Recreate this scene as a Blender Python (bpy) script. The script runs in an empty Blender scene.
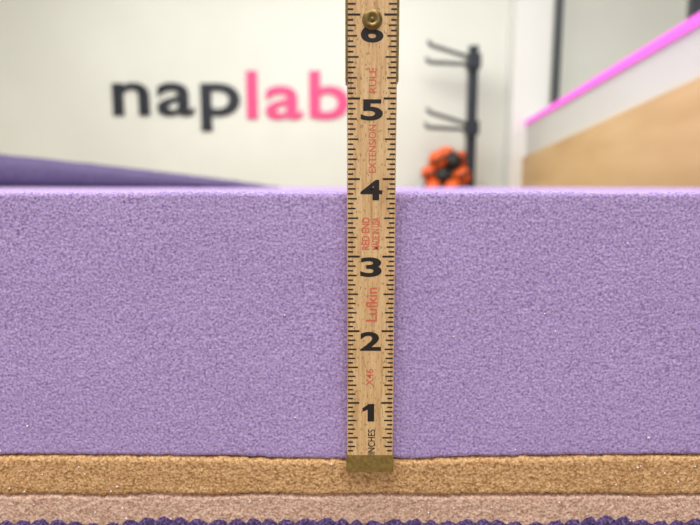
import bpy, bmesh, math, random
from mathutils import Vector, Matrix, noise
random.seed(4)
IN=0.0254
scene=bpy.context.scene
scene.view_settings.view_transform='Standard'
col=scene.collection

def lin(c):
    c=c/255.0
    return c/12.92 if c<=0.04045 else ((c+0.055)/1.055)**2.4
def rgb(r,g,b): return (lin(r),lin(g),lin(b),1)

# ------------------------------------------------------------ materials
def new_mat(name, color, rough=0.6, metal=0.0):
    m=bpy.data.materials.new(name); m.use_nodes=True
    b=m.node_tree.nodes['Principled BSDF']
    b.inputs['Base Color'].default_value=color
    b.inputs['Roughness'].default_value=rough
    b.inputs['Metallic'].default_value=metal
    return m,m.node_tree,b
def noise_node(nt,scale,detail=2,vec=None):
    n=nt.nodes.new('ShaderNodeTexNoise'); n.inputs['Scale'].default_value=scale; n.inputs['Detail'].default_value=detail
    if vec: nt.links.new(vec,n.inputs['Vector'])
    return n
def ramp(nt,src,stops):
    r=nt.nodes.new('ShaderNodeValToRGB')
    e=r.color_ramp.elements
    e[0].position,e[0].color=stops[0]
    e[1].position,e[1].color=stops[-1]
    for p,c in stops[1:-1]:
        k=e.new(p); k.color=c
    nt.links.new(src,r.inputs[0]); return r
def mixc(nt,fac,a,b,mode='MIX'):
    m=nt.nodes.new('ShaderNodeMix'); m.data_type='RGBA'; m.blend_type=mode
    if isinstance(fac,(int,float)): m.inputs[0].default_value=fac
    else: nt.links.new(fac,m.inputs[0])
    for s,v in ((6,a),(7,b)):
        if isinstance(v,tuple): m.inputs[s].default_value=v
        else: nt.links.new(v,m.inputs[s])
    return m.outputs[2]
def objvec(nt,scale=None):
    t=nt.nodes.new('ShaderNodeTexCoord')
    if not scale: return t.outputs['Object']
    mp=nt.nodes.new('ShaderNodeMapping'); mp.inputs['Scale'].default_value=scale
    nt.links.new(t.outputs['Object'],mp.inputs['Vector']); return mp.outputs[0]

def foam_mat(name,dark,mid,light,speck,scale=1150,bump=0.0002,lo=.675,spd=0.55):
    m,nt,b=new_mat(name,mid,1.0)
    b.inputs['Specular IOR Level'].default_value=0.0
    v=objvec(nt)
    n1=noise_node(nt,scale,2,v)
    r=ramp(nt,n1.outputs[0],[(0.30,dark),(0.5,mid),(0.70,light)])
    n2=noise_node(nt,scale*0.8,0,v)
    r2=ramp(nt,n2.outputs[0],[(lo,(0,0,0,1)),(lo+.07,(spd,spd,spd,1))])
    c=mixc(nt,r2.outputs[0],r.outputs[0],speck)
    n3=noise_node(nt,24,3,v)
    r3=ramp(nt,n3.outputs[0],[(0.3,(0.94,0.94,0.94,1)),(0.7,(1,1,1,1))])
    c2=mixc(nt,1.0,c,r3.outputs[0],'MULTIPLY')
    nt.links.new(c2,b.inputs['Base Color'])
    vo=nt.nodes.new('ShaderNodeTexVoronoi'); vo.inputs['Scale'].default_value=scale*0.8
    nt.links.new(v,vo.inputs['Vector'])
    ad=nt.nodes.new('ShaderNodeMath'); ad.operation='ADD'
    nt.links.new(vo.outputs['Distance'],ad.inputs[0]); nt.links.new(n1.outputs[0],ad.inputs[1])
    bp=nt.nodes.new('ShaderNodeBump'); bp.inputs['Strength'].default_value=0.75; bp.inputs['Distance'].default_value=bump
    nt.links.new(ad.outputs[0],bp.inputs['Height']); nt.links.new(bp.outputs[0],b.inputs['Normal'])
    return m

M_purple=foam_mat('purple_foam',rgb(152,130,184),rgb(184,160,212),rgb(208,187,231),rgb(128,102,166))
M_tan=foam_mat('tan_foam',rgb(174,130,86),rgb(214,168,118),rgb(236,198,152),rgb(136,94,58),bump=.0003,lo=.62)
M_pink=foam_mat('pinkish_foam',rgb(184,144,124),rgb(220,182,160),rgb(240,210,190),rgb(160,118,102),bump=.0003,lo=.64)
M_cover=foam_mat('dark_purple_knit',rgb(60,46,82),rgb(82,66,106),rgb(126,108,150),rgb(46,34,66))
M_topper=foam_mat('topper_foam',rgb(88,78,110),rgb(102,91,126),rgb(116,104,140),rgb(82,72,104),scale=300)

def wall_mat(name,c,rough=0.85):
    m,nt,b=new_mat(name,c,rough)
    v=objvec(nt); n=noise_node(nt,1.2,3,v)
    c2=tuple(x*0.93 for x in c[:3])+(1,)
    r=ramp(nt,n.outputs[0],[(0.35,c2),(0.6,c)])
    nt.links.new(r.outputs[0],b.inputs['Base Color'])
    n2=noise_node(nt,180,3,v)
    bp=nt.nodes.new('ShaderNodeBump'); bp.inputs['Strength'].default_value=0.15; bp.inputs['Distance'].default_value=0.002
    nt.links.new(n2.outputs[0],bp.inputs['Height']); nt.links.new(bp.outputs[0],b.inputs['Normal'])
    return m
M_wall=wall_mat('wall_paint',rgb(236,238,228))
M_wall2=wall_mat('partition_paint',rgb(214,214,208))
M_ceil=wall_mat('ceiling_paint',rgb(240,240,238))
M_grey=wall_mat('grey_paint',rgb(210,214,208))

def wood_mat(name,c1,c2,c3,scale,rough=0.5,stretch=(1,1,0.06)):
    m,nt,b=new_mat(name,c1,rough)
    v=objvec(nt,stretch)
    n=noise_node(nt,scale,5,v)
    r=ramp(nt,n.outputs[0],[(0.3,c1),(0.5,c2),(0.72,c3)])
    nt.links.new(r.outputs[0],b.inputs['Base Color'])
    return m,nt,b,r
M_rule,nt,b,r=wood_mat('boxwood',rgb(192,150,100),rgb(222,182,130),rgb(236,204,156),900,0.5)
v=objvec(nt,(1,1,0.35)); n=noise_node(nt,1900,1,v)
rr=ramp(nt,n.outputs[0],[(0.59,(0,0,0,1)),(0.69,(.8,.8,.8,1))])
nt.links.new(mixc(nt,rr.outputs[0],r.outputs[0],rgb(154,110,66)),b.inputs['Base Color'])
M_ply,nt,b,r=wood_mat('plywood',rgb(202,164,110),rgb(214,178,124),rgb(224,190,138),9,0.5,(1,0.1,1))
M_floor,nt,b,r=wood_mat('floor_planks',rgb(120,96,72),rgb(142,116,88),rgb(160,134,104),12,0.4,(1,0.1,1))
M_bed,nt,b,r=wood_mat('bed_wood',rgb(70,48,34),rgb(88,62,44),rgb(104,76,54),16,0.5,(0.1,1,1))
M_ink,_,_=new_mat('black_ink',rgb(24,18,14),0.6)
M_red,_,_=new_mat('red_ink',rgb(214,106,82),0.6)
def brass(name,c,metal=1.0):
    m,nt,b=new_mat(name,c,0.42,metal)
    n=noise_node(nt,700,3,objvec(nt))
    r=ramp(nt,n.outputs[0],[(0.3,tuple(x*0.6 for x in c[:3])+(1,)),(0.65,c)])
    nt.links.new(r.outputs[0],b.inputs['Base Color']); return m
M_brass=brass('aged_brass',rgb(150,126,80),.9)
M_brass_d=brass('dark_brass',rgb(164,138,78),.5)
M_black,_,_=new_mat('black_steel',rgb(48,54,62),0.4,0.2)
M_char,_,_=new_mat('charcoal_letter',rgb(34,38,48),0.5)
M_pinkl,_,_=new_mat('pink_letter',rgb(236,80,138),0.5)
M_orange,_,_=new_mat('orange_rubber',rgb(238,100,26),0.5)
M_rub,_,_=new_mat('black_rubber',rgb(26,24,26),0.5)
M_frame,_,_=new_mat('dark_frame',rgb(62,66,68),0.5)
M_white,_,_=new_mat('white_trim',rgb(240,240,236),0.5)
M_crumb,_,_=new_mat('crumb_foam',rgb(236,222,226),1.0)
M_led=bpy.data.materials.new('pink_led'); M_led.use_nodes=True
b=M_led.node_tree.nodes['Principled BSDF']
b.inputs['Base Color'].default_value=rgb(200,80,180); b.inputs['Roughness'].default_value=.9
b.inputs['Emission Color'].default_value=rgb(250,110,226); b.inputs['Emission Strength'].default_value=.8

# ------------------------------------------------------------ helpers
def link(me,name,mats,parent=None,smooth=False):
    o=bpy.data.objects.new(name,me); col.objects.link(o)
    for m in (mats if isinstance(mats,list) else [mats]): me.materials.append(m)
    if parent: o.parent=parent
    if smooth:
        for p in me.polygons: p.use_smooth=True
    return o
def empty(name,loc=(0,0,0)):
    e=bpy.data.objects.new(name,None); e.empty_display_size=0.05; col.objects.link(e); return e
def bm_box(bm,x0,x1,y0,y1,z0,z1,mi=0):
    vs=[bm.verts.new((x,y,z)) for x in (x0,x1) for y in (y0,y1) for z in (z0,z1)]
    for f in ((0,1,3,2),(4,6,7,5),(0,4,5,1),(2,3,7,6),(0,2,6,4),(1,5,7,3)):
        fc=bm.faces.new([vs[i] for i in f]); fc.material_index=mi
def finish(bm,name,mats,parent=None,smooth=False,bevel=0):
    bmesh.ops.recalc_face_normals(bm,faces=bm.faces)
    if bevel: bmesh.ops.bevel(bm,geom=bm.edges[:],offset=bevel,segments=2,affect='EDGES')
    me=bpy.data.meshes.new(name); bm.to_mesh(me); bm.free()
    return link(me,name,mats,parent,smooth)
def box(name,x0,x1,y0,y1,z0,z1,mat,parent=None,bevel=0):
    bm=bmesh.new(); bm_box(bm,x0,x1,y0,y1,z0,z1); return finish(bm,name,mat,parent,bevel=bevel)
def prism(name,pts_bot,pts_top,mat,parent=None):
    bm=bmesh.new()
    a=[bm.verts.new(p) for p in pts_bot]; c=[bm.verts.new(p) for p in pts_top]
    bm.faces.new(a); bm.faces.new(c)
    n=len(a)
    for i in range(n): bm.faces.new([a[i],a[(i+1)%n],c[(i+1)%n],c[i]])
    return finish(bm,name,mat,parent)
def bm_cyl(bm,p0,p1,r0,r1=None,seg=20,mi=0):
    r1=r0 if r1 is None else r1
    p0=Vector(p0);p1=Vector(p1); d=(p1-p0); q=d.to_track_quat('Z','Y')
    A=[];B=[]
    for i in range(seg):
        a=2*math.pi*i/seg; v=Vector((math.cos(a),math.sin(a),0))
        A.append(bm.verts.new(p0+q@(v*r0))); B.append(bm.verts.new(p1+q@(v*r1)))
    fs=[bm.faces.new(A[::-1]),bm.faces.new(B)]
    for i in range(seg): fs.append(bm.faces.new([A[i],A[(i+1)%seg],B[(i+1)%seg],B[i]]))
    for f in fs: f.material_index=mi
def text_mesh(txt,offset=0.0,extrude=0.02,res=6,spacing=1.0):
    cu=bpy.data.curves.new('t','FONT'); cu.body=txt; cu.offset=offset; cu.extrude=extrude; cu.resolution_u=res
    cu.space_character=spacing
    o=bpy.data.objects.new('t',cu); col.objects.link(o)
    dg=bpy.context.evaluated_depsgraph_get(); dg.update()
    me=bpy.data.meshes.new_from_object(o.evaluated_get(dg))
    bpy.data.objects.remove(o); bpy.data.curves.remove(cu)
    return me
def place_text(name,txt,cx,cz,w,h,yb,depth,mat,parent,vert=False,offset=0.0,spacing=1.0):
    """centre (cx,cz), reading width w, height h; back on plane y=yb, facing -Y"""
    me=text_mesh(txt,offset,spacing=spacing)
    xs=[v.co.x for v in me.vertices]; ys=[v.co.y for v in me.vertices]
    x0,x1,y0,y1=min(xs),max(xs),min(ys),max(ys)
    for v in me.vertices:
        u=((v.co.x-x0)/(x1-x0)-.5)*w; t=((v.co.y-y0)/(y1-y0)-.5)*h
        y=yb-(depth if v.co.z>0 else 0)
        if vert: v.co=(cx-t,y,cz+u)
        else: v.co=(cx+u,y,cz+t)
    return link(me,name,mat,parent)

# ------------------------------------------------------------ reference heights (metres)
TOP=0.66                       # mattress top
Z0=TOP-3.85*IN                 # zero end of the rule
CZ=Z0+3.90*IN                  # lens height
CAMY=-7.05*IN
def Y(d): return d+CAMY        # distance from lens -> world y

# ------------------------------------------------------------ room shell
YB=Y(4.0)
box('floor',-3.2,3.2,-2.5,YB+.1,-.1,0,M_floor)
box('ceiling',-3.2,3.2,-2.5,YB+.1,2.75,2.85,M_ceil)
box('wall_back',-3.2,3.2,YB,YB+.1,0,2.75,M_wall)
box('wall_left',-3.3,-3.2,-2.5,YB+.1,0,2.75,M_wall)
box('wall_right',3.2,3.3,-2.5,YB+.1,0,2.75,M_grey)
box('baseboard_back',-3.2,3.2,YB-.015,YB,0,.1,M_white)

# ------------------------------------------------------------ partition on the right
def px_(d): return .728+.125*d
dF,dN=3.8,.75
tz=CZ+.44
def quad(d0,d1,off0,off1):
    return [(px_(d0)+off0,Y(d0)),(px_(d1)+off0,Y(d1)),(px_(d1)+off1,Y(d1)),(px_(d0)+off1,Y(d0))]
q=quad(dN,dF,0,.14)
prism('wall_partition',[(x,y,0) for x,y in q],[(x,y,tz+.004) for x,y in q],M_wall2)
q=quad(dN,dF,-.02,-.001)
zt=[CZ+.298,CZ+.200,CZ+.200,CZ+.298]
prism('plywood_panel',[(x,y,0) for x,y in q],[(x,y,z) for (x,y),z in zip(q,zt)],M_ply)
bm=bmesh.new()
q=quad(dN,dF,-.012,-.0012)
prism('led_light_strip',[(x,y,tz-.020) for x,y in q],[(x,y,tz+.006) for x,y in q],M_led,bpy.data.objects['wall_partition'])
box('pillar',px_(3.8)-.10,px_(3.8)+.14,Y(3.8)+.002,YB-.001,0,2.75,M_white)
wf=empty('window_frame')
for i,(d,w) in enumerate(((3.25,.045),(1.63,.022),(.9,.022))):
    q=quad(d-w/2,d+w/2,.03,.07)
    prism('mullion_%d'%(i+1),[(x,y,tz+.005) for x,y in q],[(x,y,2.6) for x,y in q],M_frame,wf)
q=quad(.75,3.8,.03,.07)
prism('head_rail',[(x,y,2.6) for x,y in q],[(x,y,2.65) for x,y in q],M_frame,wf)

# ------------------------------------------------------------ wall lettering
sg=empty('wall_lettering')
place_text('letters_nap','nap',-1.235,CZ+.564,.905,.335,YB,.012,M_char,sg,offset=0.016,spacing=1.06)
place_text('letters_lab','lab',-.372,CZ+.645,.725,.335,YB,.012,M_pinkl,sg,offset=0.016,spacing=1.06)

# ------------------------------------------------------------ rack holding a pile of orange / black balls
er=empty('equipment_rack')
bm=bmesh.new()
ry=Y(3.80)
bm_box(bm,.795,.855,ry-.03,ry+.03,0,CZ+.93)
bm_box(bm,.50,.92,ry-.25,ry+.1,0,.03)
for dz in (.82,.39):
    for k,(yy,zz) in enumerate(((ry-.05,.09),(ry+.03,.0))):
        bm_cyl(bm,(.82,yy,CZ+dz+zz*.2),(.53,yy,CZ+dz+zz+.015),.013)
        bm_cyl(bm,(.53,yy,CZ+dz+zz+.015),(.515,yy,CZ+dz+zz+.045),.013,.011)
    bm_box(bm,.785,.865,ry-.07,ry+.05,CZ+dz-.04,CZ+dz+.05)
for yy in (-.13,-.05,.03,.11): bm_cyl(bm,(.84,ry+yy,CZ-.09),(.50,ry+yy,CZ-.09),.010)
for xx in (.50,.80): bm_cyl(bm,(xx,ry-.14,CZ-.09),(xx,ry+.12,CZ-.09),.012)
for (za) in (CZ-.03,):
    bm_cyl(bm,(.50,ry-.14,za),(.84,ry-.14,za),.008); bm_cyl(bm,(.50,ry-.14,za),(.50,ry+.12,za),.008)
    for xx in (.50,.84): bm_cyl(bm,(xx,ry-.14,za),(xx,ry-.14,CZ-.09),.008)
finish(bm,'frame',M_black,er)
bm=bmesh.new()
RB=.066
zl=CZ-.08+RB
spots=[(.57,-.07,0,0),(.70,-.07,0,0),(.575,.06,0,1),(.71,.06,0,1),(.765,-.01,.09,0),(.635,-.02,.085,1),(.55,-.0,.105,0),(.60,-.01,.195,0),(.705,-.02,.185,1),(.76,.03,.20,0),(.66,.0,.225,0)]
for k,(x,yy,dz,mi) in enumerate(spots):
    n0=len(bm.faces)
    bmesh.ops.create_icosphere(bm,subdivisions=3,radius=RB*(1 if k%3 else .93),matrix=Matrix.Translation((x,ry+yy,zl+dz)))
    bm.faces.ensure_lookup_table()
    for f in bm.faces[n0:]:
        f.material_index=mi
        c=f.calc_center_median()
        if abs(c.z-(zl+dz)-(c.x-x)*.6)<.013: f.material_index=1-mi if mi==0 else 1
finish(bm,'exercise_balls',[M_orange,M_rub],er,smooth=True)

# ------------------------------------------------------------ foam mattress
mt=empty('foam_mattress')
YF=.0035
def xs_samples():
    s=[-.75+.05*i for i in range(11)]
    s=[v for v in s if v<-.2]
    x=-.2
    while x<.2: s.append(x); x+=.0008
    s+=[.2+.05*i for i in range(0,12)]
    s=[v for v in s if v<.75]+[.75]
    return s
XS=xs_samples()
def layer(name,zb,zt,yf,mat,step=.0008,amp=.00013,rad=.0012,low=.0003):
    """zb/zt functions of x ; closed profile swept along x"""
    H=zt(0)-zb(0)
    nr=max(4,int(min(H,.13)/step))
    prof=[]
    for i in range(nr+1):
        t=i/nr; d=min(t,1-t)*H
        yy=0
        if d<rad: yy=rad-math.sqrt(max(0,rad*rad-(rad-d)**2))
        prof.append((yy,t,1))
    for yy in (.0017,.0024,.0032,.0042,.0055,.007,.0095,.012,.016,.021,.03,.05,.08,.15,.4,1.0,1.9): prof.append((yy,1,1 if yy<.06 else 0))
    prof.append((1.9,0,0)); prof.append((.4,0,0)); prof.append((.01,0,0))
    vs=[];n=len(prof)
    for x in XS:
        b=zb(x);t_=zt(x)
        for (yy,t,k) in prof:
            z=b+(t_-b)*t; y=yf+yy
            if k:
                p=Vector((x,y,z))
                d=amp*noise.noise(p*1000)+amp*.9*noise.noise(p*460+Vector((7,3,1)))+low*noise.noise(p*40)
                if yy<.0015: y+=-d
                if t==1 : z+=d*.9
            vs.append((x,y,z))
    fs=[]
    for i in range(len(XS)-1):
        for j in range(n):
            a=i*n+j; c=i*n+(j+1)%n
            fs.append((a,a+n,c+n,c))
    fs.append(tuple(range(n))); fs.append(tuple(reversed([ (len(XS)-1)*n+j for j in range(n)])))
    me=bpy.data.meshes.new(name); me.from_pydata(vs,[],fs); me.update()
    bm=bmesh.new(); bm.from_mesh(me); bmesh.ops.recalc_face_normals(bm,faces=bm.faces); bm.to_mesh(me); bm.free()
    return link(me,name,mat,mt,True)
def wob(x,s,a,o): return a*noise.noise(Vector((x*s,o,0)))
def z_pt(x): return Z0+.17*IN-.0016*math.exp(-((x-.004)/.05)**2)+wob(x,60,.0006,1)+wob(x,300,.0004,5)
def z_tp(x): return Z0-.42*IN+wob(x,50,.0008,3)+wob(x,500,.0007,4)
def z_pc(x): return Z0-.92*IN+wob(x,60,.0006,8)
def z_top(x): return TOP-.0002-.0004*math.exp(-((x-.007)/.02)**2)+wob(x,25,.0005,21)-.0004*min(1,max(0,abs(x)/.12))
layer('purple_layer',z_pt,z_top,YF,M_purple)
layer('tan_layer',z_tp,lambda x:z_pt(x)-.0001,YF-.0006,M_tan,amp=.0003,rad=.0014)
layer('pink_layer',z_pc,lambda x:z_tp(x)-.0001,YF-.0003,M_pink,amp=.0003,rad=.0010)
# convoluted purple layer at the bottom, bumps standing just proud of the foam above
def z_hem(x):
    ph=x*math.pi/.0064+1.2*noise.noise(Vector((x*60,0,0)))
    return Z0-.866*IN+.0020*abs(math.sin(ph))**.8+wob(x,38,.0030,11)+wob(x,600,.0007,2)
layer('knit_cover',lambda x:.36,z_hem,YF-.0016,M_cover,step=.0014,amp=.0004,rad=.0010)

# base
bb=empty('bed_base')
box('platform',-.76,.76,.01,1.95,.24,.358,M_bed,bb,bevel=.008)
for i,(x,y) in enumerate(((-.68,.08),(.68,.08),(-.68,1.88),(.68,1.88))):
    bm=bmesh.new(); bm_cyl(bm,(x,y,0),(x,y,.24),.025,.035); finish(bm,'leg_%d'%(i+1),M_bed,bb)

# foam crumbs stuck to the cut face
bm=bmesh.new()
for i in range(60):
    x=random.uniform(-.125,.125)
    r_=random.random()
    z=Z0+(random.uniform(-.8,.12) if r_<.75 else random.uniform(.2,3.4))*IN
    if abs(x-.007)<.011: continue
    s=random.uniform(.00014,.00036)
    mtx=Matrix.Translation((x,YF-.0009 if r_<.75 else YF-.0002,z))@Matrix.Diagonal((s*random.uniform(.7,1.6),s,s*random.uniform(.7,1.4),1))
    bmesh.ops.create_icosphere(bm,subdivisions=2,radius=1,matrix=mtx)
for v in bm.verts: v.co+=noise.noise_vector(v.co*3000)*.00012
finish(bm,'foam_crumbs',M_crumb,mt,True)

# ------------------------------------------------------------ bent foam topper behind, left
bm=bmesh.new()
d0=.95
N=60
rows=[]
def top_h(x):      # height of bent sheet above the mattress
    s=max(0,(-.19-x)/.42)
    return .002+ .054*min(s,3)**.88
ny=24
for i in range(N+1):
    x=-.17-(.56)*i/N
    row=[]
    for j in range(ny+1):
        y=Y(d0)+.8*j/ny
        e=min(j,ny-j)/2.0
        rnd=min(1,e)**.5
        z=TOP+.0015+top_h(x)*(.55+.45*rnd)+.002*noise.noise(Vector((x*25,y*12,0)))
        row.append(bm.verts.new((x+.03*math.sin(y*3)-.02,y,z)))
    rows.append(row)
low=[]
for i in range(N+1):
    x=-.17-(.56)*i/N
    low.append([bm.verts.new((x+.03*math.sin((Y(d0)+.8*j/ny)*3)-.02,Y(d0)+.8*j/ny,TOP+.0008)) for j in range(ny+1)])
for g in (rows,low):
    for i in range(N):
        for j in range(ny): bm.faces.new((g[i][j],g[i+1][j],g[i+1][j+1],g[i][j+1]))
for i in range(N):
    for j in (0,ny): bm.faces.new((rows[i][j],rows[i+1][j],low[i+1][j],low[i][j]))
for j in range(ny):
    for i in (0,N): bm.faces.new((rows[i][j],rows[i][j+1],low[i][j+1],low[i][j]))
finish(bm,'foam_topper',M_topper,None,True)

# ------------------------------------------------------------ folding rule
ru=empty('folding_ruler')
RC=.274*IN; HW=.3125*IN; TH=.0028
def hz(h): return Z0+h*IN
y0r=0.0
box('blade_1',RC-HW,RC+HW,y0r,y0r+TH,hz(.02),hz(6.45),M_rule,ru,bevel=.00025)
box('blade_2',RC-HW-.0002,RC+HW+.0002,y0r+TH+.0004,y0r+2*TH+.0004,hz(5.25),hz(11.6),M_rule,ru,bevel=.00025)
# graduations
bm=bmesh.new()
for side in (-1,1):
    for k in range(5,int(6.4*16)):
        h=k/16
        if k%16==0: L=.165
        elif k%8==0: L=.145
        elif k%4==0: L=.125
        elif k%2==0: L=.11
        else: L=.08
        w=.0105 if k%16 else .013
        xa=RC+side*(HW-.0003); xb=RC+side*(HW-L*IN)
        bm_box(bm,min(xa,xb),max(xa,xb),y0r-.00004,y0r+.00002,hz(h-w),hz(h+w))
finish(bm,'graduations',M_ink,ru)
# numeral 1: slab stem with flag
bm=bmesh.new()
pts=[(-.035,-.125),(.055,-.125),(.055,.125),(-.02,.125),(-.105,.065),(-.105,.015),(-.035,.045)]
fr=[bm.verts.new((RC+a*IN,y0r-.00005,hz(.86+c))) for a,c in pts]
bk=[bm.verts.new((RC+a*IN,y0r+.00002,hz(.86+c))) for a,c in pts]
bm.faces.new(fr); bm.faces.new(bk[::-1])
for i in range(7): bm.faces.new((fr[i],bk[i],bk[(i+1)%7],fr[(i+1)%7]))
finish(bm,'numeral_1',M_ink,ru)
for n in range(2,7):
    place_text('numeral_%d'%n,str(n),RC,hz(n-.14 if n<6 else 5.80),.28*IN,.26*IN,y0r,.00005,M_ink,ru,offset=0.03)
place_text('word_inches','INCHES',RC+.02*IN,hz(.44),.36*IN,.10*IN,y0r,.00004,M_ink,ru,True,.005)
place_text('word_model','X46',RC-.01*IN,hz(1.36),.24*IN,.10*IN,y0r,.00004,M_red,ru,True,.01)
place_text('word_maker','Lufkin',RC+.01*IN,hz(2.36),.46*IN,.15*IN,y0r,.00004,M_red,ru,True,.015)
place_text('word_tag_a','RED END',RC-.07*IN,hz(3.30),.42*IN,.10*IN,y0r,.00004,M_red,ru,True,.02)
place_text('word_tag_b','MADE IN USA',RC+.06*IN,hz(3.30),.42*IN,.10*IN,y0r,.00004,M_red,ru,True,.02)
place_text('word_extension','EXTENSION',RC+.01*IN,hz(4.38),.60*IN,.095*IN,y0r,.00004,M_red,ru,True,.01)
place_text('word_rule','RULE',RC+.01*IN,hz(5.22),.30*IN,.095*IN,y0r,.00004,M_red,ru,True,.01)
# brass end cap
bm=bmesh.new()
bm_box(bm,RC-HW-.0003,RC+HW+.0003,y0r-.0003,y0r+TH+.0003,hz(0),hz(.25))
finish(bm,'brass_tip',M_brass_d,ru,bevel=.0002)
# joint plates: thin side channels + rivet
bm=bmesh.new()
for s in (-1,1):
    xa=RC+s*(HW-.0003); xb=RC+s*(HW+.0005)
    bm_box(bm,min(xa,xb),max(xa,xb),y0r-.0003,y0r+2*TH+.0008,hz(5.2),hz(6.75))
finish(bm,'joint_plate',M_brass,ru,bevel=.00012)
bm=bmesh.new()
zc=hz(5.94)
rings=[(.0,-.0009),(.0006,-.0009),(.0007,-.0005),(.0010,-.0005),(.0014,-.0010),(.0020,-.0012),(.0025,-.0010),(.0027,-.0004),(.0030,-.0005),(.0032,0.0)]
prev=None
for r_,yy in rings[1:]:
    cur=[bm.verts.new((RC+r_*math.cos(a*math.pi/20),y0r+yy,zc+r_*math.sin(a*math.pi/20))) for a in range(40)]
    if prev is None: bm.faces.new(cur)
    else:
        for i in range(40): bm.faces.new((prev[i],prev[(i+1)%40],cur[(i+1)%40],cur[i]))
    prev=cur
finish(bm,'rivet',M_brass,ru,True)

# ------------------------------------------------------------ lights
def area(name,loc,rot,sx,sy,e,c=(1,1,1)):
    l=bpy.data.lights.new(name,'AREA'); l.shape='RECTANGLE'; l.size=sx; l.size_y=sy; l.energy=e; l.color=c
    o=bpy.data.objects.new(name,l); o.location=loc; o.rotation_euler=rot; col.objects.link(o); return o
area('ceiling_light',(-.4,2.0,2.7),(0,0,0),2.6,1.4,84,(1,1,.98))
area('ceiling_light.001',(-.2,-.7,2.7),(0,0,0),2.4,1.0,60,(1,.99,.97))
area('ceiling_light.002',(2.2,1.6,2.7),(0,0,0),1.0,1.6,20,(1,.99,.97))
w=bpy.data.worlds.new('World'); scene.world=w; w.use_nodes=True
w.node_tree.nodes['Background'].inputs[0].default_value=(.98,.99,1,1)
w.node_tree.nodes['Background'].inputs[1].default_value=.82

# ------------------------------------------------------------ camera
cam=bpy.data.cameras.new('camera'); co=bpy.data.objects.new('camera',cam); col.objects.link(co)
cam.sensor_width=36; cam.lens=28; cam.clip_start=.01; cam.clip_end=50
co.location=(0,CAMY,CZ); co.rotation_euler=(math.radians(90-7.9),0,0)
cam.dof.use_dof=True; cam.dof.focus_distance=7.15*IN; cam.dof.aperture_fstop=10
scene.camera=co
